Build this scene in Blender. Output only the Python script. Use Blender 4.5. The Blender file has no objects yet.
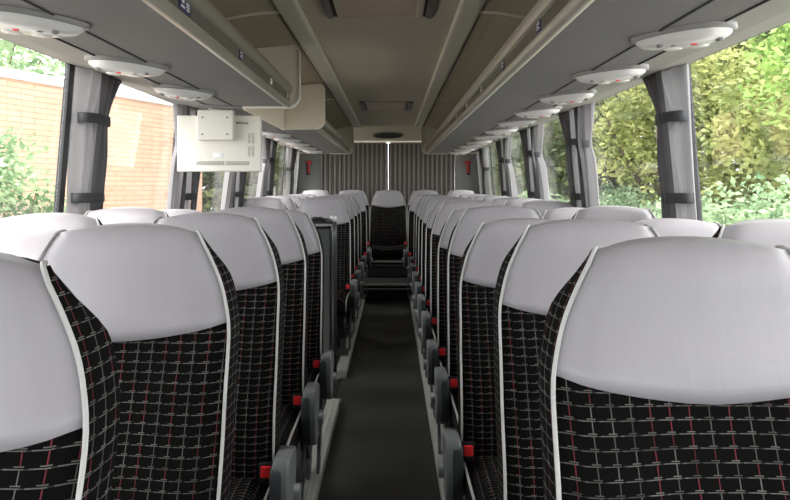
import bpy, bmesh, math, random
from mathutils import Vector, Matrix, noise
PI = math.pi
random.seed(7)
COL = bpy.context.scene.collection
SC = bpy.context.scene

# ---------------------------------------------------------------- materials
def mat(name, col, rough=.6, metal=0, spec=.5, noise_amt=0, noise_scale=30, bump=0, bump_scale=200, sheen=0):
    m = bpy.data.materials.new(name); m.use_nodes = True
    nt = m.node_tree; b = nt.nodes['Principled BSDF']
    b.inputs['Base Color'].default_value = (*col, 1)
    b.inputs['Roughness'].default_value = rough
    b.inputs['Metallic'].default_value = metal
    b.inputs['Specular IOR Level'].default_value = spec
    if sheen: b.inputs['Sheen Weight'].default_value = sheen
    tc = nt.nodes.new('ShaderNodeTexCoord')
    if noise_amt:
        n = nt.nodes.new('ShaderNodeTexNoise'); n.inputs['Scale'].default_value = noise_scale
        n.inputs['Detail'].default_value = 4
        nt.links.new(tc.outputs['Object'], n.inputs['Vector'])
        r = nt.nodes.new('ShaderNodeMapRange')
        r.inputs['To Min'].default_value = 1-noise_amt; r.inputs['To Max'].default_value = 1+noise_amt
        nt.links.new(n.outputs['Fac'], r.inputs['Value'])
        mx = nt.nodes.new('ShaderNodeVectorMath'); mx.operation = 'SCALE'
        mx.inputs[0].default_value = col
        nt.links.new(r.outputs['Result'], mx.inputs['Scale'])
        nt.links.new(mx.outputs['Vector'], b.inputs['Base Color'])
    if bump:
        n2 = nt.nodes.new('ShaderNodeTexNoise'); n2.inputs['Scale'].default_value = bump_scale
        nt.links.new(tc.outputs['Object'], n2.inputs['Vector'])
        bp = nt.nodes.new('ShaderNodeBump'); bp.inputs['Strength'].default_value = bump
        bp.inputs['Distance'].default_value = .003
        nt.links.new(n2.outputs['Fac'], bp.inputs['Height'])
        nt.links.new(bp.outputs['Normal'], b.inputs['Normal'])
    return m

def math_node(nt, op, a, b=None, c=None):
    n = nt.nodes.new('ShaderNodeMath'); n.operation = op
    for i, v in enumerate((a, b, c)):
        if v is None: continue
        if isinstance(v, (int, float)): n.inputs[i].default_value = v
        else: nt.links.new(v, n.inputs[i])
    return n.outputs[0]

def fabric_mat():
    """black woven seat cloth: staggered white dashes and short red / white upright stitches (UV in metres)"""
    m = bpy.data.materials.new('woven_seat_cloth'); m.use_nodes = True
    nt = m.node_tree; b = nt.nodes['Principled BSDF']
    M = lambda *a: math_node(nt, *a)
    uv = nt.nodes.new('ShaderNodeUVMap')
    sep = nt.nodes.new('ShaderNodeSeparateXYZ'); nt.links.new(uv.outputs['UV'], sep.inputs[0])
    cw, ch = .0300, .0190
    u = M('DIVIDE', sep.outputs['X'], cw); v = M('DIVIDE', sep.outputs['Y'], ch)
    fu = M('FRACT', u); fv = M('FRACT', v)
    iu = M('FLOOR', u); iv = M('FLOOR', v)
    # upright stitches
    du = M('ABSOLUTE', M('SUBTRACT', fu, .5))
    vert = M('MULTIPLY', M('LESS_THAN', du, .026), M('GREATER_THAN', fv, .22))
    # double horizontal dashes
    h1 = M('MULTIPLY', M('LESS_THAN', M('ABSOLUTE', M('SUBTRACT', fv, .05)), .036),
           M('SUBTRACT', 1.0, M('MULTIPLY', M('GREATER_THAN', M('FRACT', M('ADD', u, .15)), .80), .75)))
    h2 = M('MULTIPLY', M('LESS_THAN', M('ABSOLUTE', M('SUBTRACT', fv, .19)), .036),
           M('LESS_THAN', M('FRACT', M('ADD', u, .75)), .42))
    hor = M('MAXIMUM', h1, h2)
    # random strength per stitch
    cmb = nt.nodes.new('ShaderNodeCombineXYZ')
    nt.links.new(iu, cmb.inputs[0]); nt.links.new(iv, cmb.inputs[1])
    wn = nt.nodes.new('ShaderNodeTexWhiteNoise'); wn.noise_dimensions = '2D'
    nt.links.new(cmb.outputs[0], wn.inputs['Vector'])
    st = M('ADD', M('MULTIPLY', wn.outputs['Value'], .6), .4)
    # red columns wander in patches
    ns = nt.nodes.new('ShaderNodeTexNoise'); ns.inputs['Scale'].default_value = 1.0
    cm2 = nt.nodes.new('ShaderNodeCombineXYZ')
    nt.links.new(M('MULTIPLY', iu, .83), cm2.inputs[0]); nt.links.new(M('MULTIPLY', iv, .16), cm2.inputs[1])
    nt.links.new(cm2.outputs[0], ns.inputs['Vector'])
    red = M('GREATER_THAN', ns.outputs['Fac'], .50)
    mixc = nt.nodes.new('ShaderNodeMix'); mixc.data_type = 'RGBA'
    nt.links.new(M('MULTIPLY', red, vert), mixc.inputs['Factor'])
    mixc.inputs['A'].default_value = (.145, .14, .13, 1); mixc.inputs['B'].default_value = (.17, .035, .045, 1)
    pat = M('MULTIPLY', M('MAXIMUM', vert, hor), st)
    mx = nt.nodes.new('ShaderNodeMix'); mx.data_type = 'RGBA'
    nt.links.new(pat, mx.inputs['Factor'])
    mx.inputs['A'].default_value = (.0045, .0042, .004, 1)
    nt.links.new(mixc.outputs['Result'], mx.inputs['B'])
    nt.links.new(mx.outputs['Result'], b.inputs['Base Color'])
    b.inputs['Roughness'].default_value = .95; b.inputs['Specular IOR Level'].default_value = .05
    return m

def glass_mat(tint=(.965, .965, .96), refl=.07):
    m = bpy.data.materials.new('window_glass'); m.use_nodes = True
    nt = m.node_tree; nt.nodes.remove(nt.nodes['Principled BSDF'])
    out = nt.nodes['Material Output']
    t = nt.nodes.new('ShaderNodeBsdfTransparent'); t.inputs[0].default_value = (*tint, 1)
    g = nt.nodes.new('ShaderNodeBsdfGlossy'); g.inputs['Roughness'].default_value = .02
    fr = nt.nodes.new('ShaderNodeLayerWeight'); fr.inputs['Blend'].default_value = .5
    mx = nt.nodes.new('ShaderNodeMixShader')
    nt.links.new(math_node(nt, 'ADD', math_node(nt, 'MULTIPLY', math_node(nt, 'POWER', fr.outputs['Facing'], 5.0), .9), .035), mx.inputs[0])
    nt.links.new(t.outputs[0], mx.inputs[1]); nt.links.new(g.outputs[0], mx.inputs[2])
    nt.links.new(mx.outputs[0], out.inputs[0])
    return m

def curtain_mat(name, col, trans, trans_w=.35, stripes=False):
    m = bpy.data.materials.new(name); m.use_nodes = True
    nt = m.node_tree; b = nt.nodes['Principled BSDF']; out = nt.nodes['Material Output']
    b.inputs['Base Color'].default_value = (*col, 1); b.inputs['Roughness'].default_value = .55
    b.inputs['Sheen Weight'].default_value = .3
    t = nt.nodes.new('ShaderNodeBsdfTranslucent'); t.inputs[0].default_value = (*trans, 1)
    if stripes:
        tc = nt.nodes.new('ShaderNodeTexCoord'); w = nt.nodes.new('ShaderNodeTexWave')
        w.wave_type = 'BANDS'; w.bands_direction = 'X'; w.inputs['Scale'].default_value = 4.6
        w.inputs['Distortion'].default_value = .3
        nt.links.new(tc.outputs['Object'], w.inputs['Vector'])
        cr = nt.nodes.new('ShaderNodeValToRGB')
        cr.color_ramp.elements[0].color = (col[0]*.55, col[1]*.52, col[2]*.5, 1); cr.color_ramp.elements[0].position = .35
        cr.color_ramp.elements[1].color = (col[0]*2.4, col[1]*2.4, col[2]*2.3, 1); cr.color_ramp.elements[1].position = .95
        nt.links.new(w.outputs['Fac'], cr.inputs[0]); nt.links.new(cr.outputs[0], b.inputs['Base Color'])
    mx = nt.nodes.new('ShaderNodeMixShader'); mx.inputs[0].default_value = trans_w
    nt.links.new(b.outputs[0], mx.inputs[1]); nt.links.new(t.outputs[0], mx.inputs[2])
    nt.links.new(mx.outputs[0], out.inputs[0])
    return m

def brick_mat():
    m = bpy.data.materials.new('pink_brick'); m.use_nodes = True
    nt = m.node_tree; b = nt.nodes['Principled BSDF']
    uv = nt.nodes.new('ShaderNodeUVMap')
    br = nt.nodes.new('ShaderNodeTexBrick')
    br.inputs['Color1'].default_value = (.52, .34, .235, 1); br.inputs['Color2'].default_value = (.58, .39, .275, 1)
    br.inputs['Mortar'].default_value = (.40, .25, .175, 1)
    br.inputs['Scale'].default_value = 1; br.inputs['Brick Width'].default_value = .62
    br.inputs['Row Height'].default_value = .105; br.inputs['Mortar Size'].default_value = .012
    nt.links.new(uv.outputs[0], br.inputs['Vector']); nt.links.new(br.outputs[0], b.inputs['Base Color'])
    b.inputs['Roughness'].default_value = .9
    return m

def leaf_mat(name, c1, c2, tr=.35):
    m = bpy.data.materials.new(name); m.use_nodes = True
    nt = m.node_tree; b = nt.nodes['Principled BSDF']; out = nt.nodes['Material Output']
    tc = nt.nodes.new('ShaderNodeTexCoord'); n = nt.nodes.new('ShaderNodeTexNoise')
    n.inputs['Scale'].default_value = 1.7; n.inputs['Detail'].default_value = 6
    nt.links.new(tc.outputs['Object'], n.inputs['Vector'])
    cr = nt.nodes.new('ShaderNodeValToRGB')
    cr.color_ramp.elements[0].position = .38; cr.color_ramp.elements[0].color = (*c1, 1)
    cr.color_ramp.elements[1].position = .62; cr.color_ramp.elements[1].color = (*c2, 1)
    nt.links.new(n.outputs['Fac'], cr.inputs[0]); nt.links.new(cr.outputs[0], b.inputs['Base Color'])
    b.inputs['Roughness'].default_value = .6
    t = nt.nodes.new('ShaderNodeBsdfTranslucent'); nt.links.new(cr.outputs[0], t.inputs[0])
    mx = nt.nodes.new('ShaderNodeMixShader'); mx.inputs[0].default_value = tr
    nt.links.new(b.outputs[0], mx.inputs[1]); nt.links.new(t.outputs[0], mx.inputs[2])
    nt.links.new(mx.outputs[0], out.inputs[0])
    return m

def leather_mat():
    m = mat('grey_leather', (.35, .328, .345), .46, 0, .45, .05, 9)
    nt = m.node_tree; b = nt.nodes['Principled BSDF']
    tc = nt.nodes.new('ShaderNodeTexCoord')
    n1 = nt.nodes.new('ShaderNodeTexNoise'); n1.inputs['Scale'].default_value = 260
    mp = nt.nodes.new('ShaderNodeMapping'); mp.inputs['Scale'].default_value = (14, 3, 2.2)
    n2 = nt.nodes.new('ShaderNodeTexNoise'); n2.inputs['Scale'].default_value = 1.4; n2.inputs['Detail'].default_value = 3
    nt.links.new(tc.outputs['Object'], n1.inputs['Vector'])
    nt.links.new(tc.outputs['Object'], mp.inputs[0]); nt.links.new(mp.outputs[0], n2.inputs['Vector'])
    s = math_node(nt, 'ADD', math_node(nt, 'MULTIPLY', n1.outputs['Fac'], .10), n2.outputs['Fac'])
    bp = nt.nodes.new('ShaderNodeBump'); bp.inputs['Strength'].default_value = .22; bp.inputs['Distance'].default_value = .008
    nt.links.new(s, bp.inputs['Height']); nt.links.new(bp.outputs[0], b.inputs['Normal'])
    return m

M = dict(
    cloth=fabric_mat(), leather=leather_mat(),
    piping=mat('white_piping', (.48, .47, .45), .45),
    shell=mat('black_plastic_shell', (.012, .012, .012), .5, 0, .4),
    darkcloth=mat('black_cloth', (.008, .008, .008), .95, 0, .1, .2, 80),
    armgrey=mat('light_grey_plastic', (.17, .178, .182), .42, 0, .5, .04, 20),
    armpad=mat('charcoal_armrest_pad', (.030, .036, .040), .5, 0, .5, 0, 1, .2, 400),
    red=mat('red_button', (.95, .03, .04), .3),
    legmetal=mat('seat_leg_steel', (.16, .165, .165), .38, .7, .5, .05, 10),
    alu=mat('aluminium_strip', (.66, .66, .62), .42, .4, .5, .12, 14),
    floor=mat('dark_vinyl_floor', (.036, .035, .031), .55, 0, .35, .35, 5, .3, 60),
    plinth=mat('plinth_vinyl', (.025, .025, .024), .7, 0, .3, .2, 20),
    wall=mat('grey_trim_board', (.22, .22, .215), .7, 0, .3, .05, 10),
    under=mat('grey_rack_fabric', (.225, .22, .218), .75, 0, .3, .06, 5, .12, 300),
    header=mat('warm_grey_header', (.34, .328, .30), .6, 0, .3, .03, 5),
    ceil=mat('beige_ceiling_panel', (.57, .52, .40), .6, 0, .35, .05, 4),
    ceilbrown=mat('brown_ceiling_panel', (.46, .40, .29), .62, 0, .35, .05, 5),
    strip=mat('pale_ceiling_strip', (.66, .63, .51), .45, 0, .4, .03, 6),
    rib=mat('cream_rib', (.62, .58, .48), .5),
    endpanel=mat('cream_end_panel', (.85, .77, .63), .5, 0, .35, .03, 5),
    endrim=mat('cream_edge_trim', (.88, .84, .74), .45),
    lip=mat('satin_rack_rail', (.40, .38, .315), .33, .2, .5, .04, 10),
    lipdark=mat('dark_rack_channel', (.17, .165, .14), .35, .35, .5),
    seam=mat('dark_seam', (.035, .035, .033), .8),
    lampshell=mat('grey_lamp_housing', (.26, .255, .245), .35),
    lampwhite=mat('silvered_lamp_plate', (.80, .79, .77), .22, .15),
    lampglass=mat('frosted_reading_lens', (.82, .81, .77), .25),
    dark=mat('matt_black', (.015, .015, .015), .6),
    rubber=mat('black_window_rubber', (.014, .015, .016), .5),
    pole=mat('dark_grey_pole', (.10, .105, .105), .35, .5),
    tv=mat('cream_monitor_plastic', (.72, .685, .61), .45, 0, .4, .02, 6),
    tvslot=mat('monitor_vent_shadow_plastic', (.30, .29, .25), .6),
    sticker_blue=mat('navy_sticker', (.012, .018, .11), .4),
    white=mat('white_print', (.85, .86, .88), .5),
    grille=mat('rose_beige_grille', (.86, .72, .63), .55),
    curtain=curtain_mat('grey_satin_curtain', (.23, .215, .225), (.66, .66, .66), .22),
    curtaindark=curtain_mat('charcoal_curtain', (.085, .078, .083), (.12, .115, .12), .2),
    tie=mat('charcoal_tie', (.035, .037, .04), .7),
    rearcurtain=curtain_mat('striped_rear_curtain', (.125, .108, .10), (.2, .18, .16), .04, True),
    glass=glass_mat(), screenglass=glass_mat((.62, .63, .62)), smoke=mat('smoked_partition_board', (.075, .08, .08), .3, 0, .5),
    hammer=mat('red_hammer_plastic', (.50, .02, .02), .4),
    brick=brick_mat(), coping=mat('white_coping', (.8, .8, .8), .8),
    ground=mat('asphalt_ground', (.34, .33, .31), .9, 0, .3, .2, 3),
    bark=mat('brown_bark', (.10, .075, .05), .9, 0, .2, .3, 12),
    leaf1=leaf_mat('bright_leaves', (.16, .30, .06), (.42, .58, .18)),
    leaf2=leaf_mat('yellowing_leaves', (.17, .22, .06), (.46, .48, .18)),
    leaf3=leaf_mat('pale_bush_leaves', (.14, .25, .12), (.42, .55, .32)),
    leaf4=leaf_mat('dark_leaves', (.045, .075, .03), (.16, .20, .07)),
)

# ---------------------------------------------------------------- helpers
def tag(o, label=None, cat=None, group=None, kind=None):
    if label: o['label'] = label
    if cat: o['category'] = cat
    if group: o['group'] = group
    if kind: o['kind'] = kind
    return o
def link(name, me, parent=None):
    o = bpy.data.objects.new(name, me); COL.objects.link(o)
    if parent: o.parent = parent
    return o
def empty(name, loc, rz=0):
    o = link(name, None); o.location = loc; o.rotation_euler = (0, 0, rz); o.empty_display_size = .1
    return o
def dup(o, parent=None):
    c = o.copy(); COL.objects.link(c); c.parent = parent
    for ch in list(o.children): dup(ch, c)
    return c

class MB:
    """collects shapes into ONE mesh"""
    def __init__(s): s.bm = bmesh.new(); s.uvl = s.bm.loops.layers.uv.new('UVMap'); s.mats = []
    def grid(s, rows, uvs=None, close=False, flip=False, mi=0):
        bm = s.bm; R = [[bm.verts.new(p) for p in r] for r in rows]
        n = len(R[0])
        for i in range(len(R)-1):
            for j in range(n if close else n-1):
                k = (j+1) % n
                q = [R[i][j], R[i][k], R[i+1][k], R[i+1][j]]
                ids = [(i, j), (i, k), (i+1, k), (i+1, j)]
                if flip: q.reverse(); ids.reverse()
                try: f = bm.faces.new(q)
                except ValueError: continue
                f.smooth = True; f.material_index = mi
                if uvs:
                    for l, (a, b) in zip(f.loops, ids): l[s.uvl].uv = uvs[a][b]
        return R
    def cap(s, ring, flip=False, mi=0):
        r = list(ring)
        if flip: r.reverse()
        try:
            f = s.bm.faces.new(r); f.material_index = mi
        except ValueError: pass
    def box(s, c, d, r=0, seg=2, rot=None, mi=0):
        g = bmesh.ops.create_cube(s.bm, size=1)
        vs = g['verts']
        for v in vs: v.co = Vector((v.co.x*d[0], v.co.y*d[1], v.co.z*d[2]))
        if r > 0:
            es = list({e for v in vs for e in v.link_edges})
            res = bmesh.ops.bevel(s.bm, geom=es+vs, offset=min(r, min(d)*.49), segments=seg, affect='EDGES', profile=.5)
            vs = list({v for f in res['faces'] for v in f.verts} | {v for v in vs if v.is_valid})
            for f in {f for v in vs for f in v.link_faces}: f.smooth = True
        Mx = Matrix.Translation(c)
        if rot: Mx = Mx @ rot
        for v in vs: v.co = Mx @ v.co
        for f in {f for v in vs for f in v.link_faces}: f.material_index = mi
        return s
    def tube(s, pts, r, n=8, cap=True, mi=0):
        pts = [Vector(p) for p in pts]; rows = []
        ov = pts[-1]-pts[0]; a = Vector((0, 1, 0)) if abs(ov.z) > .6*ov.length else (Vector((0, 0, 1)))
        if abs(ov.y) > .5*ov.length and min(abs(ov.z), 1) > .15*ov.length: a = Vector((1, 0, 0))
        for i, p in enumerate(pts):
            t = (pts[min(i+1, len(pts)-1)] - pts[max(i-1, 0)]).normalized()
            x = t.cross(a).normalized(); y = x.cross(t).normalized()
            rr = r[i] if isinstance(r, (list, tuple)) else r
            rows.append([p + x*math.cos(2*PI*k/n)*rr + y*math.sin(2*PI*k/n)*rr for k in range(n)])
        R = s.grid(rows, close=True, mi=mi)
        if cap: s.cap(R[0], True, mi); s.cap(R[-1], False, mi)
        return s
    def prism(s, poly, axis, a, b, smooth=False, mi=0):
        """poly: 2D points; axis 'x': poly=(y,z) from x=a..b ; 'y': poly=(x,z)"""
        P = (lambda p, t: (t, p[0], p[1])) if axis == 'x' else ((lambda p, t: (p[0], t, p[1])) if axis == 'y' else (lambda p, t: (p[0], p[1], t)))
        A = [s.bm.verts.new(P(p, a)) for p in poly]; B = [s.bm.verts.new(P(p, b)) for p in poly]
        n = len(poly)
        for i in range(n):
            k = (i+1) % n
            f = s.bm.faces.new((A[i], A[k], B[k], B[i])); f.smooth = smooth; f.material_index = mi
        s.cap(A, True, mi); s.cap(B, False, mi)
        return s
    def build(s, name, m, parent=None, wn=False, boxuv=True):
        bm = s.bm
        bmesh.ops.recalc_face_normals(bm, faces=bm.faces[:]) if wn != 'keep' else None
        if boxuv:
            for f in bm.faces:
                n = f.normal if f.normal.length > 0 else Vector((0, 0, 1))
                ax = max(range(3), key=lambda i: abs(n[i]))
                for l in f.loops:
                    c = l.vert.co
                    l[s.uvl].uv = (c.y, c.z) if ax == 0 else ((c.x, c.z) if ax == 1 else (c.x, c.y))
        me = bpy.data.meshes.new(name); bm.to_mesh(me); bm.free()
        for mm in (m if isinstance(m, (list, tuple)) else [m]): me.materials.append(mm)
        o = link(name, me, parent)
        if wn is True:
            md = o.modifiers.new('wn', 'WEIGHTED_NORMAL'); md.keep_sharp = True
        return o
def struct(name, mb, m, parent=None, wn=False):
    o = mb.build(name, m, parent, wn)
    if parent is None: tag(o, kind='structure')
    return o
def bx(c, d, r=0, seg=2, rot=None): return MB().box(c, d, r, seg, rot)
def lerp(a, b, t): return a+(b-a)*t
def sstep(a, b, x):
    t = max(0, min(1, (x-a)/(b-a))); return t*t*(3-2*t)
def interp(tab, x):
    n = len(tab)
    if x <= tab[0][0]: return tab[0][1]
    if x >= tab[-1][0]: return tab[-1][1]
    sl = [(tab[k+1][1]-tab[k][1])/(tab[k+1][0]-tab[k][0]) for k in range(n-1)]
    def tang(k):
        if k == 0: return sl[0]
        if k == n-1: return sl[-1]
        a, b = sl[k-1], sl[k]
        return 0 if a*b <= 0 else 2*a*b/(a+b)
    for k in range(n-1):
        if x <= tab[k+1][0]:
            h = tab[k+1][0]-tab[k][0]; t = (x-tab[k][0])/h
            return ((2*t**3-3*t**2+1)*tab[k][1] + (t**3-2*t**2+t)*h*tang(k) + (-2*t**3+3*t**2)*tab[k+1][1] + (t**3-t**2)*h*tang(k+1))

# ---------------------------------------------------------------- seat
YF = [(.44, -.205), (.52, -.205), (.62, -.19), (.80, -.115), (1.0, -.04), (1.10, -.008), (1.22, .004)]
def WD(Z): return interp([(.44, .250), (.7, .246), (.90, .240), (.97, .237), (1.0, .234), (1.05, .222), (1.093, .208), (1.125, .194), (1.16, .177), (1.195, .157), (1.215, .148)], Z)
def ztop(u): return 1.211 - .013*abs(u)**2.2
def zleather(u): return .972 + .036*abs(u)**1.6
def front(u, Z, lea=False):
    x = u*WD(Z); y = interp(YF, Z)
    a = abs(u)
    y += .020*sstep(.15, .75, a)*-1*sstep(1.05, .85, Z)           # side bolsters stand forward
    y += .020*sstep(.80, 1.0, a)                                   # and roll back to the piping
    y += -.016*(1-a**2)*sstep(.96, 1.03, Z)*sstep(1.24, 1.15, Z)    # padded head area
    tt = sstep(1.15, 1.225, Z); y += .020*tt*tt                    # rounds back at the crown
    return Vector((x, y, Z))
def depth(u, Z):
    a = abs(u)
    return lerp(.102, .024, sstep(1.08, 1.20, Z)) + (1-a**4)*.055*sstep(1.08, 1.2, Z)

US = [-1, -.97, -.92, -.85, -.75, -.62, -.48, -.32, -.16, 0, .16, .32, .48, .62, .75, .85, .92, .97, 1]
def seat_meshes():
    out = {}
    # front cloth
    mb = MB(); rows = []; uvs = []
    for i in range(29):
        t = i/28; r = []; q = []
        for u in US:
            Z = lerp(.44, zleather(u)+.004, t); p = front(u, Z); p.y += .0035
            r.append(p); q.append((p.x+1.013, Z))
        rows.append(r); uvs.append(q)
    mb.grid(rows, uvs)
    for sgn in (-1, 1):                                             # side gussets
        rows = []; uvs = []
        for i in range(40):
            Z = lerp(.44, ztop(1)-.001, i/39); p = front(sgn, Z); D = depth(sgn, Z)
            r = []; q = []
            for k in range(6):
                w = k/5
                r.append(Vector((p.x + sgn*(.006*math.sin(PI*w*.62)**1.4*sstep(1.20, 1.10, Z)), p.y + D*w, Z))); q.append((D*w+2.0, Z))
            rows.append(r); uvs.append(q)
        mb.grid(rows, uvs, flip=(sgn < 0))
    out['backrest'] = ('cloth', mb, False)
    # head area leather
    mb = MB(); rows = []
    for i in range(11):
        t = i/10
        rows.append([front(u, lerp(zleather(u), ztop(u), t)) for u in US])
    top = rows[-1]
    for k in range(1, 6):
        w = k/5
        r = []
        for u, p in zip(US, top):
            D = depth(u, p.z)
            r.append(Vector((p.x, p.y + D*math.sin(w*PI/2)**1.0, p.z + .012*(1-abs(u)**3)*math.sin(w*PI*.55) - .012*w*w)))
        rows.append(r)
    # hem turned in at the bottom edge
    hem = [Vector((p.x, p.y+.006, p.z-.001)) for p in rows[0]]
    mb.grid([hem]+rows)
    out['headrest'] = ('leather', mb, True)
    # back shell
    mb = MB(); rows = []
    for i in range(16):
        r = []
        for u in US:
            Z = lerp(.44, ztop(u)-.006, i/15); p = front(math.copysign(1, u) if u else 0, Z)
            e = front(1, Z); D = depth(u, Z)
            r.append(Vector((u*(abs(e.x)+.003*sstep(1.20, 1.10, Z)), e.y + D + .018*(1-u*u), Z)))
        rows.append(r)
    mb.grid(rows, flip=True)
    out['back_shell'] = ('shell', mb, True)
    # piping
    for nm, sgn in (('a', -1), ('b', 1)):
        mb = MB(); pts = []
        for i in range(40):
            Z = lerp(.44, ztop(1)-.001, i/39); p = front(sgn, Z); pts.append(p + Vector((sgn*.0035, -.003, 0)))
        c = pts[-1]; pts.append(c+Vector((-sgn*.006, .012, .004))); pts.append(c+Vector((-sgn*.010, .026, .003)))
        mb.tube(pts, .0037, 8)
        out['piping'+nm] = ('piping', mb, True)
    return out
def cushion_mb():
    mb = MB(); prof = []  # loft along y; cross-section across x
    N = 13; rows = []
    ys = [(-.185, 0), (-.23, 0), (-.35, .0), (-.48, .004), (-.56, .0), (-.605, -.014), (-.628, -.045), (-.632, -.085), (-.615, -.12)]
    for y, dz in ys:
        r = []
        for u in US:
            a = abs(u); x = u*.243
            z = .462+dz + .020*sstep(.35, .8, a) - .040*sstep(.80, 1.0, a)
            r.append(Vector((x, y, z)))
        left = [Vector((-.247, y+.0, lerp(.44, .345, k/3)+dz*.6)) for k in (2, 1, 0)]
        right = [Vector((.247, y+.0, lerp(.44, .345, k/3)+dz*.6)) for k in (0, 1, 2)]
        rows.append([Vector((-.240, y, .345))]+left+r+right+[Vector((.240, y, .345))])
    uv = []
    for row, (y, dz) in zip(rows, ys):
        d = 0; q = []
        for i, p in enumerate(row):
            if i: d += (p-row[i-1]).length
            q.append((d+3, y+5+dz*-1))
        uv.append(q)
    R = mb.grid(rows, uv, flip=True); mb.cap(R[0]); mb.cap(R[-1], True)
    return mb

ARM = [(-.16, .548), (-.22, .552), (-.276, .552), (-.290, .546), (-.298, .530), (-.304, .490), (-.300, .44), (-.288, .395),
       (-.266, .355), (-.243, .335), (-.220, .345), (-.195, .385), (-.165, .43), (-.140, .48), (-.132, .52), (-.140, .540)]
def arm_prism(x0, x1, sc, cx, cz, r=.006):
    mb = MB(); poly = [(cx+(y-cx)*sc, cz+(z-cz)*sc) for y, z in ARM]
    # rounded edges: three slices
    def ins(k): return [(cx+(y-cx)*k, cz+(z-cz)*k) for y, z in poly]
    rows = []
    for x, k in ((x0, .94), (x0+r*.4, .985), (x0+r, 1), (x1-r, 1), (x1-r*.4, .985), (x1, .94)):
        rows.append([Vector((x, a, b)) for a, b in ins(k)])
    R = mb.grid(rows, close=True); mb.cap(R[0]); mb.cap(R[-1], True)
    return mb

def make_seat(aisle):
    """aisle: -1 seat whose aisle edge is at -x, +1 aisle edge at +x, 0 no aisle edge"""
    root = empty('coach_seat', (0, 0, 0))
    for nm, (mm, mb, bu) in seat_meshes().items():
        nm2 = 'piping' if nm.startswith('piping') else nm
        o = mb.build(nm2, M[mm], root, boxuv=bu)
        if nm2 == 'piping': o['label'] = 'white piping'
    cu = cushion_mb().build('seat_cushion', M['cloth'], root, boxuv=False)
    for s in (-1, 1):
        pts = [(s*.245, -.20, .452), (s*.245, -.35, .452), (s*.245, -.50, .455), (s*.244, -.57, .448), (s*.243, -.612, .432), (s*.243, -.632, .40), (s*.243, -.630, .36)]
        MB().tube(pts, .0042, 6).build('piping', M['piping'], cu)
    # base frame and legs
    fr = MB(); fr.box((0, -.40, .325), (.46, .40, .05), .012); fr.box((0, -.25, .28), (.44, .04, .05), .008); fr.box((0, -.52, .28), (.44, .04, .05), .008)
    fr.build('seat_frame', M['dark'], root, True)
    for s in ([aisle] if aisle else [-1, 1]):
        xx = s*.205 if aisle else s*.12
        lg = MB()
        lg.prism([(-.54, .27), (-.22, .27), (-.27, .18), (-.36, .03), (-.36, 0), (-.44, 0), (-.44, .03), (-.41, .12), (-.47, .2)], 'x', xx-.018, xx+.018)
        lg.box((xx, -.40, .008), (.09, .24, .016), .004)
        lg.build('leg', M['legmetal'], root)
    # belt buckle
    bxs = aisle if aisle else 1
    if True:
        x = bxs*.234
        bk = MB(); bk.box((x-bxs*.0, -.215, .492), (.044, .022, .060), .006); bk.box((x, -.20, .455), (.022, .010, .07), .003)
        b = bk.build('seat_belt_buckle', M['shell'], root, True)
        bx((x, -.227, .497), (.030, .012, .034), .004).build('release_button', M['red'], b, True)
    if aisle:
        b0, b1 = sorted((aisle*.262, aisle*.308)); a0, a1 = sorted((aisle*.257, aisle*.288))
        ar = arm_prism(b0, b1, 1.0, -.22, .45, .007).build('armrest', M['armgrey'], root)
        pd = arm_prism(a0, a1, .90, -.262, .42, .006)
        for v in pd.bm.verts: v.co.y -= .010; v.co.z -= .004
        pd.build('armrest_pad', M['armpad'], ar)
        piv = MB(); piv.tube([(aisle*.24, -.18, .42), (aisle*.325, -.18, .42)], .026, 14); piv.box((aisle*.27, -.15, .40), (.07, .05, .14), .01)
        piv.build('armrest_pivot', M['armgrey'], root)
        # side bracket down to the rail
        sb = MB(); sb.prism([(-.14, .40), (-.11, .44), (-.19, .28), (-.30, .10), (-.33, .02), (-.38, .02), (-.36, .12), (-.25, .30)], 'x', aisle*.255-.006, aisle*.255+.006)
        sb.build('side_bracket', M['legmetal'], root)
    return root

PROTO = {}
def seat(kind, x, y, z, label, group, rec=0, cond=None):
    if kind not in PROTO:
        PROTO[kind] = make_seat(kind); o = PROTO[kind]
    else:
        o = dup(PROTO[kind])
    o.location = (x, y, z); o.rotation_euler = (rec, 0, 0)
    tag(o, label, 'seat', group)
    return o

ORD = ['first', 'second', 'third', 'fourth', 'fifth', 'sixth', 'seventh', 'eighth', 'ninth', 'tenth', 'eleventh', 'twelfth']
# right-hand rows (seen from the camera)
yr = [1.135+.68*k for k in range(11)] + [8.85]
for k, y in enumerate(yr):
    low = -.028 if k in (2, 4) else 0
    xa = .541 + (.020 if k == 1 else 0) + (-.012 if k == 2 else 0)
    if k == 11: xa = .50
    seat(-1, xa, y, low, 'grey-topped black patterned aisle seat, %s from the front, right of the aisle' % ORD[k], 'aisle seats right of the aisle')
    if k >= 1:
        seat(0, 1.062 if k == 1 else 1.043, y, low, 'grey-topped black patterned window seat in the %s row, right-hand side' % ORD[k], 'window seats on the right')
# left-hand rows
yl = [.895+.68*k for k in range(5)] + [6.03, 6.70, 7.38, 8.06, 8.85]
for k, y in enumerate(yl):
    low = -.030 if k == 4 else 0
    xa = -.534
    if k == 0: xa = -.552
    if k == 9: xa = -.50
    where = 'ahead of the partition' if k < 5 else 'behind the partition'
    kk = k if k < 5 else k-5
    seat(1, xa, y, low, 'grey-topped black patterned aisle seat, %s %s, left of the aisle' % (ORD[kk], where), 'aisle seats left of the aisle')
    if k >= 1:
        seat(0, -1.040, y, low, 'grey-topped black patterned window seat, %s row %s, left-hand side' % (ORD[kk], where), 'window seats on the left')
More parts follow.
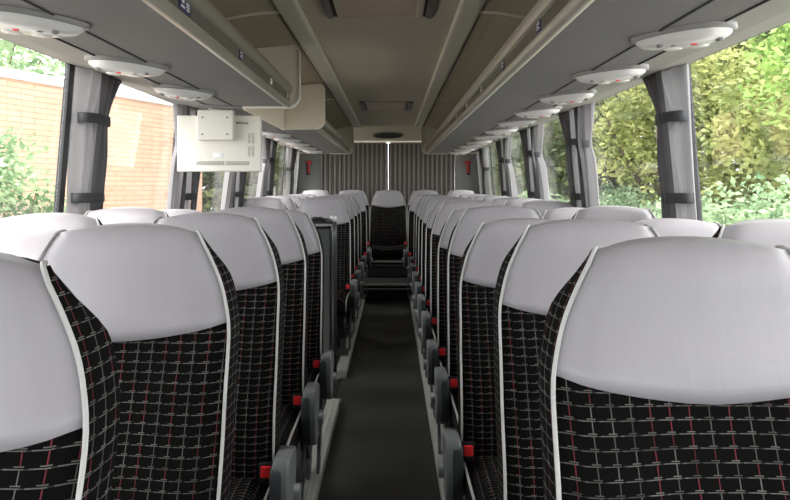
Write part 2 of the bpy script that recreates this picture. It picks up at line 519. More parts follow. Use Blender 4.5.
# rear bench of five
names = ['left window-side seat of the rear row, grey headrest before the pleated curtain',
         'rear row seat just left of the centre one, grey headrest',
         'centre seat of the rear row, facing down the aisle, grey headrest',
         'rear row seat just right of the centre one, grey headrest',
         'right window-side seat of the rear row, grey headrest before the pleated curtain']
for i, nm in enumerate(names):
    x = (i-2)*.505
    seat(0, x+.005, 9.93, .045, nm, 'seats of the rear row')
# the two arms that flank the centre rear seat
for s, w in ((-1, 'left'), (1, 'right')):
    ar = arm_prism(-.022, .022, 1.0, -.24, .50, .008).build('bench_armrest', M['shell'], None)
    ar.location = (s*.255, 9.80, -.04); tag(ar, 'dark armrest on the %s of the centre rear seat' % w, 'armrest')
    MB().box((0, -.303, .515), (.03, .012, .03), .004).build('release_button', M['shell'], ar)

# ---------------------------------------------------------------- floor, plinths, steps
Y0, Y1 = -2.4, 10.75
struct('floor', bx((0, (Y0+8.6)/2, -.10), (.60, 8.6-Y0, .10)), M['floor'])
pl = MB(); pl.box((.79, (Y0+Y1)/2, -.075), (1.04-.0, Y1-Y0, .15)); struct('floor', pl, M['plinth'])
pl = MB(); pl.box((-.79, (Y0+4.39)/2, -.075), (1.04, 4.39-Y0, .15)); struct('floor', pl, M['plinth'])
pl = MB(); pl.box((-.79, (5.06+Y1)/2, -.075), (1.04, Y1-5.06, .15)); struct('floor', pl, M['plinth'])
# stairwell by the mid door
sw = MB(); sw.box((-.55, 4.725, -.40), (.50, .67, .10)); sw.box((-1.05, 4.725, -.70), (.52, .67, .10)); sw.box((-.285, 4.725, -.25), (.02, .67, .25))
sw.box((-.79, 4.385, -.45), (1.04, .02, .6)); sw.box((-.79, 5.065, -.45), (1.04, .02, .6))
struct('floor', sw, M['plinth'])
tn = [0]
def trim(mb, m, wn=False):
    tn[0] += 1; return struct('trim_%d' % tn[0], mb, m, None, wn)
def railmb(s, a, b):
    mb = MB(); L = b-a; c = (a+b)/2
    mb.box((s*.306, c, .003), (.068, L, .010), .002); mb.box((s*.270, c, -.021), (.008, L, .052), .002)
    mb.box((s*.300, c, .011), (.010, L, .006), .001); mb.box((s*.325, c, .011), (.006, L, .006), .001)
    return mb
trim(railmb(1, Y0, 8.6), M['alu']); trim(railmb(-1, Y0, 4.39), M['alu'])
e = railmb(-1, 5.06, 8.6); e.box((-.305, 5.058, -.022), (.075, .012, .05), .002); trim(e, M['alu'])
e = MB(); e.box((-.30, 4.392, -.004), (.09, .014, .022), .002); trim(e, M['alu'])
# rear steps
struct('floor', bx((0, 8.95, -.03), (.60, .7, .35)), M['plinth'])
st = MB(); st.box((0, 8.592, .135), (.60, .03, .022), .004); st.box((0, 8.585, .085), (.60, .018, .012), .003); trim(st, M['alu'], True)
struct('floor', bx((0, 9.99, .165), (2.56, 1.44, .34)), M['plinth'])
st = MB(); st.box((0, 9.262, .205), (.58, .012, .10)); trim(st, M['pole'])
st = MB(); st.box((0, 9.252, .340), (.58, .03, .022), .004); trim(st, M['alu'], True)
st = MB(); st.box((0, 9.258, .290), (.56, .01, .03))
for i in range(28): st.box((-.27+i*.02, 9.250, .290), (.009, .01, .026))
trim(st, M['legmetal'])

# ---------------------------------------------------------------- walls and windows
def wx(z): return lerp(1.33, 1.25, (z-.80)/1.0)
for s, nm in ((-1, 'left'), (1, 'right')):
    mb = MB()
    mb.prism([(s*1.31, -.15), (s*wx(.80), .78), (s*(wx(.8)-.02), .82), (s*1.40, .82), (s*1.40, -.15)], 'y', Y0, Y1)
    mb.prism([(s*1.247, 1.80), (s*1.235, 1.83), (s*1.235, 2.0), (s*1.32, 2.0), (s*1.262, 1.80)], 'y', Y0, Y1)
    mb.prism([(s*wx(.8), .8), (s*wx(1.82), 1.82), (s*1.36, 1.82), (s*1.40, .8)], 'y', 10.15, Y1)
    struct('wall_'+nm, mb, M['wall'])
PIL = [-1.5, -.04, 1.45, 2.93, 4.42, 5.88, 7.35, 8.82, 10.15]
for s in (-1, 1):
    for p in PIL[:-1]:
        mb = MB(); hw = .024 if s < 0 else .012
        mb.prism([(s*(wx(.8)-.006), .8), (s*(wx(1.82)-.006), 1.82), (s*(wx(1.82)+.014), 1.82), (s*(wx(.8)+.014), .8)], 'y', p-hw, p+hw)
        trim(mb, M['rubber'])
wn_ = [0]
for s in (-1, 1):
    for a, b in zip([Y0]+PIL[:-1], PIL):
        wn_[0] += 1
        mb = MB(); mb.prism([(s*wx(.8), .8), (s*wx(1.82), 1.82), (s*(wx(1.82)+.006), 1.82), (s*(wx(.8)+.006), .8)], 'y', a+.03, b-.03)
        o = mb.build('window_%d' % wn_[0], M['glass']); tag(o, kind='structure')
        f = MB(); f.box((s*(wx(.83)+.003), (a+b)/2, .825), (.03, b-a-.04, .03), .004); f.build('window_frame', M['rubber'], o)

# rear wall with window behind the pleated curtain
rw = MB()
rw.box((0, Y1, .50), (2.7, .08, 1.3)); rw.box((0, Y1, 2.06), (2.7, .08, .16))
for s in (-1, 1): rw.box((s*1.20, Y1, 1.5), (.36, .08, 1.4))
struct('wall_back', rw, M['wall'])
g = bx((0, Y1+.02, 1.55), (2.1, .008, .86)); o = g.build('window_%d' % (wn_[0]+1), M['glass']); tag(o, kind='structure')
# corner panels angled towards the aisle, carrying the red hammers
for s in (-1, 1):
    mb = MB(); mb.prism([(s*.985, 10.62), (s*1.30, 10.35), (s*1.34, 10.72), (s*.985, 10.70)], 'z', .9, 1.98)
    trim(mb, M['wall'])
    h = MB(); h.box((0, 0, 0), (.035, .022, .16), .008); h.box((0, -.004, .075), (.10, .03, .045), .010)
    hm = empty('emergency_hammer', (s*1.155, 10.445, 1.58), s*math.radians(-40))
    h.build('handle', M['hammer'], hm, True); bx((0, .012, -.01), (.055, .012, .19), .004).build('holder', M['dark'], hm, True)
    tag(hm, 'red emergency hammer on the rear corner panel, %s side' % ('left' if s < 0 else 'right'), 'hammer')
# front of the coach behind the camera
fw = MB(); fw.box((0, Y0, .30), (2.7, .08, .9)); fw.box((0, Y0, 2.03), (2.7, .08, .22)); struct('wall_front', fw, M['wall'])
o = bx((0, Y0, 1.33), (2.6, .008, 1.18)).build('window_%d' % (wn_[0]+2), M['screenglass']); tag(o, kind='structure')

# ---------------------------------------------------------------- ceiling
mb = MB(); mb.prism([(-.36, 2.09), (.36, 2.09), (.36, 2.16), (-.36, 2.16)], 'y', Y0, 9.3); struct('ceiling', mb, M['ceil'])
mb = MB(); mb.prism([(9.3, 2.09), (10.71, 1.965), (10.75, 2.16), (9.3, 2.16)], 'x', -1.25, 1.25); struct('ceiling', mb, M['ceil'])
for s in (-1, 1):
    mb = MB()
    pr = [(.40, 2.075), (.52, 2.068), (.66, 2.043), (.80, 2.01), (.95, 1.975), (1.25, 1.92)]
    mb.prism([(s*a, b) for a, b in pr]+[(s*1.30, 2.10), (s*.40, 2.13)], 'y', Y0, 9.3); struct('ceiling', mb, M['ceilbrown'])
    # pale strip
    mb = MB(); mb.prism([(s*.345, 2.095), (s*.340, 2.075), (s*.350, 2.064), (s*.362, 2.062), (s*.430, 2.062), (s*.447, 2.068), (s*.452, 2.09)], 'y', Y0, 9.28)
    trim(mb, M['strip'])
    mb = MB(); mb.box((s*.444, 3.4, 2.0665), (.003, 11.6, .004)); trim(mb, M['seam'])
    # curved ribs over the panel joints
    for yy in (.02, 3.16, 6.30):
        mb = MB(); pts = [(s*a, yy, b-.002) for a, b in pr[:1]+[(.52, 2.068), (.60, 2.055), (.66, 2.043), (.80, 2.01), (1.1, 1.947)]]
        mb.tube(pts, .009, 8)
        mb.box((s*.55, yy+.06, 2.062), (.012, .012, .010), .003); trim(mb, M['rib'])

# ceiling vents
def vent(y0, y1, label):
    r = empty('ceiling_vent', (0, (y0+y1)/2, 2.09)); L = y1-y0
    f = MB()
    for s in (-1, 1):
        f.box((s*.180, 0, -.006), (.030, L, .016), .005)
        f.box((0, s*(L/2-.01), -.006), (.385, .02, .016), .005)
    f.build('vent_frame', M['ceil'], r, True)
    g = MB(); g.box((0, 0, -.001), (.34, L-.05, .006))
    n = 34
    for i in range(n): g.box((-.160+i*.32/(n-1), 0, -.007), (.0035, L-.04, .006))
    g.build('grille', M['grille'], r)
    for s in (-1, 1):
        sl = MB(); sl.prism([(s*.204, 0), (s*.212, -.014), (s*.236, -.018), (s*.250, 0)], 'y', -L/2+.02, L/2-.02); sl.build('side_flap', M['lipdark'], r)
        d = MB(); d.box((s*.1995, 0, -.004), (.008, L-.06, .010)); d.build('slot', M['seam'], r)
    tag(r, label, 'air vent', 'ceiling air vents'); return r
vent(2.40, 3.33, 'ribbed rose-beige air vent in the ceiling, nearest, at top of picture')
v2 = vent(6.62, 7.35, 'dark-edged air vent in the ceiling, farther down the aisle')
sp = empty('ceiling_speaker', (0, 10.0, 2.018)); sp.rotation_euler = (math.radians(-5.1), 0, 0)
mb = MB(); N = 32
mb.grid([[Vector((math.cos(2*PI*k/N)*a, math.sin(2*PI*k/N)*b, z)) for k in range(N)] for a, b, z in ((.215, .26, .012), (.21, .25, -.008), (.195, .23, -.010))], close=True)
mb.build('rim', M['lipdark'], sp)
mb = MB(); R = mb.grid([[Vector((math.cos(2*PI*k/N)*a, math.sin(2*PI*k/N)*b, z)) for k in range(N)] for a, b, z in ((.196, .231, -.009), (.12, .14, -.004), (.01, .01, -.003))], close=True); mb.cap(R[-1])
mb.build('mesh_cover', M['dark'], sp)
tag(sp, 'dark oval speaker in the ceiling above the rear curtain', 'speaker')

# ---------------------------------------------------------------- luggage racks
UNDER = [(.500, 1.728), (.798, 1.735), (.945, 1.745), (1.10, 1.765), (1.252, 1.80)]
def rack(name, s, y0, y1, label, stickers, end0=False, end1=False):
    r = empty(name, (s*.9, (y0+y1)/2, 1.73)); cy = (y0+y1)/2
    def P(mb, n, m, wn=False, parent=None):
        o = mb.build(n, m, parent or r, wn)
        if parent is None or True:
            o.location = (-s*.9, -cy, -1.73) if parent is None else (0, 0, 0)
        return o
    a = [(s*x, z) for x, z in UNDER[:3]]; mb = MB(); mb.prism(a+[(s*.945, 1.77), (s*.50, 1.76)], 'y', y0, y1); P(mb, 'rack_tray', M['under'])
    a = [(s*x, z) for x, z in UNDER[2:]]; mb = MB(); mb.prism([(s*.945, 1.745)]+a[1:]+[(s*1.25, 1.84), (s*.945, 1.77)], 'y', y0, y1); P(mb, 'window_header', M['header'])
    mb = MB()
    for xx, zz in ((.798, 1.7335), (.947, 1.7435)): mb.box((s*xx, cy, zz), (.005, y1-y0, .005))
    P(mb, 'seam', M['seam'])
    # lip: lower rim, dark channel, rounded top rail
    mb = MB(); mb.prism([(s*x, z) for x, z in ((.520, 1.728), (.497, 1.722), (.486, 1.728), (.483, 1.742), (.488, 1.752), (.520, 1.755))], 'y', y0, y1, True)
    lo = P(mb, 'lower_rim', M['lip'])
    mb = MB(); mb.prism([(s*x, z) for x, z in ((.515, 1.750), (.489, 1.751), (.493, 1.797), (.515, 1.80))], 'y', y0, y1); P(mb, 'channel', M['lipdark'])
    mb = MB(); mb.prism([(s*x, z) for x, z in ((.515, 1.796), (.488, 1.795), (.480, 1.802), (.476, 1.820), (.480, 1.842), (.490, 1.853), (.504, 1.856), (.515, 1.850))], 'y', y0, y1, True)
    P(mb, 'top_rail', M['lip'])
    for i, yy in enumerate(stickers):
        big = 2.0 if i == 0 and s < 0 else 1.0
        mb = MB(); mb.box((s*.4885, yy, 1.774), (.003, .052*big, .034), .001, 1, None)
        o = P(mb, 'seat_number_sticker', M['sticker_blue'] if i < 2 else M['lip'])
        mb = MB()
        for dy, dz, w, h in ((-.012, .008, .010, .010), (-.012, -.006, .016, .006), (.010, .009, .014, .005), (.010, .001, .014, .004), (.010, -.007, .012, .005)):
            mb.box((s*.4865, yy+dy*big, 1.774+dz), (.002, w*big, h))
        q = mb.build('print', M['white'], o)
    tag(r, label, 'luggage rack')
    return r, P

def end_panel_mb(s, y, chamfer=False):
    # rounded plate closing the end of a rack
    pts = []
    def arc(cx, cz, rr, a0, a1, n=8):
        for i in range(n+1):
            a = math.radians(lerp(a0, a1, i/n)); pts.append((cx+rr*math.cos(a), cz+rr*math.sin(a)))
    # coordinates in |x| ; aisle side is small |x|
    pts.append((.745, 1.722)); arc(.500, 1.722+.065, .065, 270, 180); arc(.437+.045, 2.06-.045, .045, 180, 90)
    pts.append((.745, 2.035))
    mb = MB(); P2 = [(s*a, b) for a, b in pts]
    mb.prism(P2, 'y', y-.004, y+.004)
    rim = MB(); path = [(s*a, b) for a, b in pts[:-1]]
    cc = (s*.62, 1.89)
    outer = path; inner = []
    for a, b in path:
        inner.append((a+(cc[0]-a)*.035, b+(cc[1]-b)*.05))
    rows = []
    for yy, pp in ((y-.020, inner), (y-.024, outer), (y+.020, outer), (y+.020, inner)):
        rows.append([Vector((a, yy, b)) for a, b in pp])
    rim.grid(rows+[rows[0]])
    return mb, rim

rr_, P = rack('luggage_rack', 1, Y0, 9.25, 'long grey luggage rack with satin rail above the right-hand windows', [2.13, 2.81, 3.49, 4.17, 4.85, 5.53])
mb, rim = end_panel_mb(1, 9.25); P(mb, 'end_panel', M['strip']); P(rim, 'edge_trim', M['strip'])
o = bx((.99, 9.25, 1.86), (.52, .01, .20)); P(o, 'end_closure', M['under'])
o = MB(); o.box((.87, 9.262, 1.737), (.75, .02, .012)); P(o, 'edge_strip', M['rib'])

rl, P = rack('luggage_rack', -1, Y0, 3.85, 'near left grey luggage rack ending at the cream rounded panel', [1.89, 2.59, 3.24, 3.74])
mb, rim = end_panel_mb(-1, 3.86); ep = P(mb, 'end_panel', M['endpanel']); P(rim, 'edge_trim', M['endrim'])

rf, P = rack('luggage_rack', -1, 5.30, 9.25, 'far left grey luggage rack, beyond the gap above the monitor', [5.9, 6.6, 7.3])
mb, rim = end_panel_mb(-1, 5.285); P(mb, 'end_panel', M['endpanel']); P(rim, 'edge_trim', M['endrim'])
mb, rim = end_panel_mb(-1, 9.25); P(mb, 'end_panel', M['strip']); P(rim, 'edge_trim', M['strip'])
o = bx((-.99, 9.25, 1.86), (.52, .01, .20)); P(o, 'end_closure', M['under'])
o = MB(); o.box((-.87, 9.262, 1.737), (.75, .02, .012)); P(o, 'edge_strip', M['rib'])
# lining of the gap, outboard of the plates
g = MB(); g.prism([(-.735, 1.722), (-.945, 1.74), (-1.252, 1.80), (-1.252, 1.83), (-.735, 1.76)], 'y', 3.87, 5.28); P(g, 'gap_lining', M['under'])
g = MB(); g.box((-.74, 4.575, 1.88), (.012, 1.40, .33)); P(g, 'gap_side_board', M['endpanel'])

# reading light units under the racks
def lamp_unit():
    r = empty('reading_light_unit', (0, 0, 0)); N = 40
    def ring(a, b, z, dx=0, dy=0, k=.62):
        out = []
        for i in range(N):
            t = 2*PI*i/N; c, s_ = math.cos(t), math.sin(t)
            x = a*c; y = b*math.copysign(abs(s_)**1.35, s_)
            out.append(Vector((x+dx, y+dy-x*.62*k, z)))
        return out
    mb = MB(); mb.grid([ring(.148, .126, .012), ring(.150, .128, -.004), ring(.142, .118, -.009)], close=True)
    R = mb.grid([ring(.142, .118, -.009), ring(.130, .104, -.006)], close=True); mb.cap(R[-1])
    mb.build('lamp_housing', M['lampshell'], r)
    mb = MB(); R = mb.grid([ring(.138, .108, -.006), ring(.134, .104, -.016), ring(.118, .090, -.027), ring(.085, .062, -.035), ring(.03, .02, -.038)], close=True); mb.cap(R[-1])
    pl_ = mb.build('lamp_plate', M['lampwhite'], r)
    def disc(x, y, a, b, z, h, n=20):
        m_ = MB(); R_ = m_.grid([[Vector((x+math.cos(2*PI*i/n)*a*k, y-x*.38+math.sin(2*PI*i/n)*b*k, z-hh)) for i in range(n)] for k, hh in ((1, 0), (1, h*.6), (.85, h), (.3, h*1.15))], close=True)
        m_.cap(R_[-1]); return m_
    for x in (-.022, .052): disc(x, .018, .032, .028, -.029, .011).build('reading_lens', M['lampglass'], r)
    for x in (-.078, -.040, .088): disc(x, -.034, .013, .013, -.022, .014, 14).build('air_nozzle', M['lampshell'], r)
    bx((.018, -.040, -.037), (.018, .010, .006), .002).build('call_button', M['red'], r)
    return r
LU = None
def place_lamp(s, y, i):
    global LU
    if LU is None: LU = lamp_unit(); o = LU
    else: o = dup(LU)
    x = s*.880
    o.location = (x, y, 1.735); o.rotation_euler = (math.radians(0), math.radians(-3)*s, 0)
    o.scale = (-.86 if s < 0 else .86, .92, 1)
    side = 'right' if s > 0 else 'left'
    lab = 'oval reading light unit under the %s rack, %s from the camera' % (side, ORD[i])
    tag(o, lab, 'reading light', 'reading lights under the %s rack' % side)
for i, y in enumerate([2.045+.68*k for k in range(11)]): place_lamp(1, y, i)
for i, y in enumerate([1.86, 2.545, 3.23, 5.80, 6.46, 7.12, 7.80, 8.48]): place_lamp(-1, y, i)

# ---------------------------------------------------------------- monitor
t = empty('monitor', (-.92, 4.06, 1.55))
W, H = .475, .318; cz = -.005
bx((0, .012, cz), (W, .028, H), .008, 3).build('monitor_back', M['tv'], t, True)
bx((0, .032, cz), (W-.006, .016, H-.006), .006, 2).build('screen_bezel', M['dark'], t, True)
b = bx((-.008, -.030, .095), (.200, .062, .168), .006, 3).build('mount_box', M['tv'], t, True)
for x in (-.078, .060):
    for z in (.043, .137):
        m_ = MB(); m_.tube([(x, -.060, z), (x, -.0635, z)], .0045, 10); m_.build('screw', M['dark'], b)
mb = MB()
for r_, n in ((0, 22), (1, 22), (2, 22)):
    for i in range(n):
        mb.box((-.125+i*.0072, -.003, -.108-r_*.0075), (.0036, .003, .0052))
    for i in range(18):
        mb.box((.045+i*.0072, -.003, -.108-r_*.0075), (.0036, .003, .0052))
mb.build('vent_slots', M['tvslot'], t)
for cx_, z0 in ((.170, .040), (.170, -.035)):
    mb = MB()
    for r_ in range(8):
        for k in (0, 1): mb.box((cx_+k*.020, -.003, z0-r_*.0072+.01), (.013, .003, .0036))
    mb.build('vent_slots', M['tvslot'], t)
bx((-.005, -.003, -.072), (.055, .003, .024), .001).build('rating_plate', M['white'], t)
mb = MB(); mb.tube([(.10, -.008, .112), (.165, -.008, .108)], .005, 8); mb.build('cable', M['tvslot'], t)
mb = MB(); mb.box((0, .02, .185), (.12, .04, .06), .004); mb.build('ceiling_bracket', M['tv'], t)
tag(t, 'cream flat monitor seen from behind, hanging below the left rack', 'monitor')

# ---------------------------------------------------------------- partition
p = empty('partition_screen', (-.80, 4.98, 0))
mb = MB(); mb.box((-.02, 0, .52), (.90, .025, .98), .010); mb.build('panel', M['smoke'], p, True)
for xx in (.455, -.44):
    mb = MB(); mb.tube([(xx, 0, 0), (xx, 0, .95), (xx, 0, 1.075)], .018, 14); mb.build('post', M['pole'], p)
mb = MB(); mb.tube([(.455, 0, 1.06), (.455, 0, 1.085), (.43, 0, 1.095)], .021, 12); mb.build('post_cap', M['alu'], p)
mb = MB(); mb.tube([(-.44, 0, 1.065), (.40, 0, 1.065), (.455, 0, 1.06)], .020, 12); mb.build('top_bar', M['pole'], p)
mb = MB(); mb.tube([(.30, -.03, 1.07), (.32, -.045, 1.082), (.37, -.045, 1.082), (.39, -.03, 1.07)], .014, 10); mb.build('grab_handle', M['shell'], p)
tag(p, 'dark partition screen with grey post beside the mid stairwell', 'partition')

# ---------------------------------------------------------------- curtains
def curtain_sheet(side, ya, yb, bands, folds, seed, wtop, wmid, wbot, off=.038, amp=.034, zt=1.80, zb=.84):
    """hanging between ya (near) and yb (far) at the top; gathers towards ya side by width factors"""
    rnd = random.Random(seed); mb = MB(); rows = []; ns = folds*8
    ph = [rnd.uniform(-.5, .5) for _ in range(folds+2)]
    nz = 26
    for i in range(nz+1):
        z = lerp(zb, zt, i/nz)
        # width: pinched at every band
        w = interp([(zb, wbot), (bands[-1], wmid*1.0), ((bands[0]+bands[-1])/2, wmid*1.16 if len(bands) > 1 else wmid), (bands[0]+.0001, wmid*.94), (bands[0]+.10, lerp(wmid, wtop, .35)), (zt, wtop)], z) if len(bands) > 1 else \
            interp([(zb, wbot), (bands[0]-.10, lerp(wmid, wbot, .45)), (bands[0], wmid), (bands[0]+.12, lerp(wmid, wtop, .5)), (zt, wtop)], z)
        r = []
        for j in range(ns+1):
            u = j/ns
            a = amp*(.8+.2*math.sin(3*z+seed))*(.65+.35*w/wtop)
            x = side*(wx(z)-off) + a*math.sin(u*folds*2*PI+seed+.5*math.sin(2.2*z+seed)) + .006*math.sin(5*u+4*z+seed)
            y = ya + (yb-ya)*(u*w/abs(yb-ya)) + .004*math.sin(9*z+u*8+seed)
            r.append(Vector((x, y, z)))
        rows.append(r)
    mb.grid(rows); return mb
def curtain(side, ya, yb, seed, label, bands=(1.585, 1.255), pinch=False):
    W = abs(yb-ya)
    r = empty('window_curtain', (side*1.22, (ya+yb)/2, .84))
    sg = 1 if yb > ya else -1
    wm, wb = (W*.30, W*1.0) if pinch else (W*.58, W*.60)
    mb = curtain_sheet(side, ya, yb, bands, 4, seed, W, wm, wb)
    o = mb.build('cloth', M['curtain'], r); o.location = (-side*1.22, -(ya+yb)/2, -.84)
    # dark lining edge on the side away from the pillar
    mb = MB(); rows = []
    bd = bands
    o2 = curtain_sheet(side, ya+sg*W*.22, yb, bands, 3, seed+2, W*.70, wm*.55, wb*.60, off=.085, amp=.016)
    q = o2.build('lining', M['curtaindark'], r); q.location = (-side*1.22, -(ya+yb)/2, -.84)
    for bz in bands:
        tm = MB(); w = wm+.022; cy = ya+sg*(w/2-.012); cx = side*(wx(bz)-.058); n = 20
        ringf = lambda k, zz: [Vector((cx+.040*k*math.cos(2*PI*i/n), cy+(w/2)*k*math.copysign(abs(math.sin(2*PI*i/n))**.6, math.sin(2*PI*i/n)), zz)) for i in range(n)]
        tm.grid([ringf(1, bz-.021), ringf(1.03, bz-.018), ringf(1.03, bz+.018), ringf(1, bz+.021), ringf(.9, bz+.021)], close=True)
        to = tm.build('tie_band', M['tie'], r); to.location = (-side*1.22, -(ya+yb)/2, -.84)
    tag(r, label, 'curtain', 'tied side window curtains'); return r
R_, L_ = 1, -1
NEAR = ['nearest', 'second', 'third', 'fourth']
for s, sn in ((1, 'right'), (-1, 'left')):
    curtain(s, 2.88 if s > 0 else 2.95, 3.24 if s > 0 else 3.33, 1 if s > 0 else 4, 'grey curtain tied at the nearest pillar on the %s, beyond that pillar' % sn)
    for i, p_ in enumerate((4.42, 5.88, 7.35)):
        curtain(s, p_+.035, p_+.39, 2+i+s, 'grey curtain tied on the far side of the %s window pillar, %s side' % (NEAR[i+1], sn), bands=(1.58, 1.24), pinch=False)
        curtain(s, p_-.035, p_-(.19, .30, .34)[i], 8+i+s, 'grey curtain tied on the near side of the %s window pillar, %s side' % (NEAR[i+1], sn), bands=(1.56,), pinch=True)
    curtain(s, 8.86, 9.25, 15+s, 'rearmost grey curtain tied at mid height and flared, %s side' % sn, bands=(1.52,), pinch=True)

# rear pleated curtain: two halves with a bright gap
for s in (-1, 1):
    mb = MB(); rows = []
    n = 26*8
    for i in range(9):
        z = lerp(.62, 1.945, i/8); r = []
        for j in range(n+1):
            u = j/n
            y = 10.58 + .014*math.sin(u*26*2*PI) + .003*math.sin(u*7+z*2)
            x = s*(.002+.973*u)-.0 + .004*math.sin(6*z+u*40)*(1-i/8)
            r.append(Vector((x, y, z)))
        rows.append(r)
    mb.grid(rows)
    o = mb.build('rear_curtain', M['rearcurtain'])
    # hanging track hooks as a part
    tk = MB(); tk.box((s*.50, 10.585, 1.951), (.95, .02, .014), .002); tk.build('curtain_tape', M['rib'], o)
    tag(o, 'pleated striped brown-grey rear curtain, %s half' % ('left' if s < 0 else 'right'), 'curtain')

# ---------------------------------------------------------------- outside
GZ = -1.30
struct('ground', bx((0, 14, GZ-.05), (90, 90, .1)), M['ground'])
# brick wall, seen obliquely on the left
A = Vector((-9.6, 5.0, 0)); B = Vector((-4.85, 18.6, 0)); d = (B-A); Lw = d.length; ang = math.atan2(d.y, d.x)
bw = empty('brick_wall', (A.x, A.y, GZ), ang)
mb = MB(); mb.box((Lw/2, .2, 2.28), (Lw, .40, 4.56)); o = mb.build('brickwork', M['brick'], bw)
mb = MB(); mb.box((Lw/2, .2, 4.64), (Lw+.1, .5, .17), .02); mb.build('coping', M['coping'], bw)
tag(bw, 'sunlit pink brick wall with a white coping outside the left windows', 'wall')

def leaf_cloud(n, rx, ry, rz, size, seed, lumps=16):
    rnd = random.Random(seed); bm = bmesh.new()
    cs = [(Vector((rnd.uniform(-.6, .6)*rx, rnd.uniform(-.6, .6)*ry, rnd.uniform(-.65, .65)*rz)), rnd.uniform(.35, .55)) for _ in range(lumps)]
    for _ in range(n):
        c, k = rnd.choice(cs)
        v = Vector((rnd.gauss(0, 1), rnd.gauss(0, 1), rnd.gauss(0, 1))).normalized()*(rnd.random()**.33)
        p = c + Vector((v.x*rx*k, v.y*ry*k, v.z*rz*k))
        s = size*rnd.uniform(.6, 1.3)
        a = Vector((rnd.gauss(0, 1), rnd.gauss(0, 1), rnd.gauss(0, .6))).normalized()
        b = a.cross(Vector((rnd.gauss(0, 1), rnd.gauss(0, 1), rnd.gauss(0, 1)))).normalized()
        vs = [bm.verts.new(p+q) for q in (a*s, a*.3*s+b*.42*s, -a*s*.7, a*.3*s-b*.42*s)]
        bm.faces.new(vs)
    me = bpy.data.meshes.new('foliage'); bm.to_mesh(me); bm.free(); return me
CL = {}
def tree(x, y, h, rx, rz, m, seed, label, cat='tree', name='tree', size=.11, n=5200, group=None):
    key = (seed % 3, cat)
    r = empty(name, (x, y, GZ))
    me = leaf_cloud(n, rx, rx, rz, size, seed)
    me.materials.append(M[m]); o = link('foliage', me, r); o.location = (0, 0, h)
    tr = MB(); pts = [(0, 0, 0), (.05, .03, h*.35), (-.04, .08, h*.7), (.03, 0, h)]
    k = .12 if cat == 'tree' else .04
    tr.tube(pts, [k*1.3, k, k*.7, k*.3], 8)
    for q in range(5):
        a = q*1.3+seed; tr.tube([(0, 0, h*.55), (math.cos(a)*rx*.3, math.sin(a)*rx*.3, h*.8), (math.cos(a)*rx*.6, math.sin(a)*rx*.6, h+rz*.3)], [k*.5, k*.3, k*.1], 6)
    tr.build('trunk' if cat == 'tree' else 'stem', M['bark'], r)
    tag(r, label, cat, group)
G1 = 'trees outside the right-hand windows'; G2 = 'bushes outside the right-hand windows'
tree(5.6, 8.6, 4.9, 1.9, 1.7, 'leaf1', 1, 'bright green tree outside the nearest right-hand window', group=G1, size=.065, n=13000)
tree(6.6, 11.6, 3.6, 2.2, 2.0, 'leaf2', 2, 'yellowing tree behind the bright green one, right side', group=G1, size=.08, n=13000)
tree(5.2, 13.8, 3.8, 2.0, 1.9, 'leaf2', 3, 'yellow-green tree outside the second right-hand window', group=G1, size=.08, n=13000)
tree(6.8, 16.5, 5.2, 2.8, 3.0, 'leaf4', 4, 'tall dark tree rising behind the yellow-green one, right side', group=G1, size=.17, n=7000)
tree(4.9, 19.0, 3.4, 2.2, 2.2, 'leaf4', 5, 'dark green tree outside the third right-hand window', group=G1, size=.16, n=6500)
tree(10.8, 15.0, 5.4, 3.8, 4.2, 'leaf1', 6, 'broad green tree farthest back on the right', group=G1, size=.22, n=8000)
tree(5.2, 27.0, 4.0, 3.0, 3.0, 'leaf4', 7, 'distant dark tree glimpsed between the far right curtains', group=G1, size=.22, n=6000)
tree(11.5, 23.0, 3.6, 4.5, 4.0, 'leaf2', 17, 'broad yellow-green tree far behind the others on the right', group=G1, size=.2, n=9000)
tree(7.6, 11.5, 1.4, 2.2, 1.5, 'leaf3', 16, 'pale bush farther back behind the nearest right-hand bush', 'bush', 'bush', .09, 9000, G2)
tree(4.7, 7.9, 1.5, 1.5, 1.15, 'leaf3', 11, 'pale green bush filling the bottom of the nearest right window', 'bush', 'bush', .055, 14000, G2)
tree(4.5, 10.6, 1.5, 1.5, 1.15, 'leaf3', 12, 'pale green bush just left of the nearest right-hand curtain', 'bush', 'bush', .06, 13000, G2)
tree(4.3, 13.3, 1.5, 1.5, 1.10, 'leaf3', 13, 'pale bush under the yellow-green tree, right side', 'bush', 'bush', .07, 9000, G2)
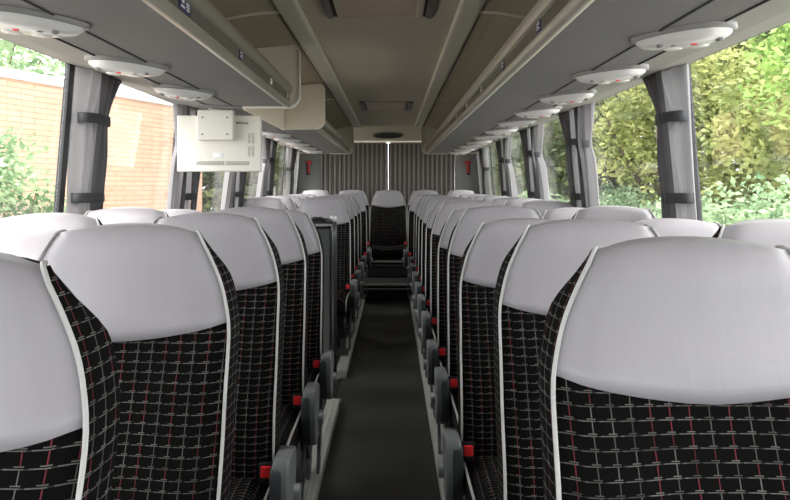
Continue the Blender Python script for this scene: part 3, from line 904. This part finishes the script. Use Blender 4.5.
tree(4.2, 17.0, 1.5, 1.8, 1.10, 'leaf3', 14, 'low pale bush far along the right-hand windows', 'bush', 'bush', .11, 5000, G2)
tree(-4.55, 8.5, 2.3, .80, .9, 'leaf3', 21, 'leafy bush in front of the brick wall at far left', 'bush', 'bush', .060, 4200)
tree(-9.8, 17.2, 5.5, 2.4, 1.3, 'leaf3', 22, 'pale green tree crown above the brick wall', 'tree', 'tree', .13, 3600)
tree(-5.4, 24.0, 2.9, 2.6, 1.9, 'leaf4', 23, 'dark green tree beyond the end of the brick wall', 'tree', 'tree', .18, 6000)
tree(-5.0, 33.0, 3.4, 3.2, 2.6, 'leaf4', 24, 'distant dark tree seen between the far left curtains', 'tree', 'tree', .24, 5000)

# ---------------------------------------------------------------- light, camera
w = bpy.data.worlds.new('overcast_sky'); SC.world = w; w.use_nodes = True
nt = w.node_tree; bg = nt.nodes['Background']
tc = nt.nodes.new('ShaderNodeTexCoord'); sx = nt.nodes.new('ShaderNodeSeparateXYZ'); nt.links.new(tc.outputs['Generated'], sx.inputs[0])
cr = nt.nodes.new('ShaderNodeValToRGB'); nt.links.new(sx.outputs['Z'], cr.inputs[0])
cr.color_ramp.elements[0].position = 0; cr.color_ramp.elements[0].color = (.85, .90, .95, 1)
cr.color_ramp.elements[1].position = .6; cr.color_ramp.elements[1].color = (1, 1, 1, 1)
nt.links.new(cr.outputs[0], bg.inputs[0]); bg.inputs[1].default_value = 2.9
sun = bpy.data.lights.new('veiled_sun', 'SUN'); sun.energy = 3.0; sun.angle = math.radians(25); sun.color = (1, .96, .9)
so = link('veiled_sun', sun); so.rotation_euler = (math.radians(48), 0, math.radians(-25))

cam = bpy.data.cameras.new('camera'); co = link('camera', cam)
co.location = (.055, 0, 1.30); co.rotation_euler = (PI/2, 0, 0)
cam.sensor_width = 36; cam.lens = 720/790*36; cam.shift_x = 3/790; cam.shift_y = -63/790; cam.clip_start = .05; cam.clip_end = 300
SC.camera = co
SC.view_settings.view_transform = 'Standard'; SC.view_settings.look = 'None'; SC.view_settings.gamma = 1
SC.view_settings.use_curve_mapping = False
SC.view_settings.exposure = 1.14
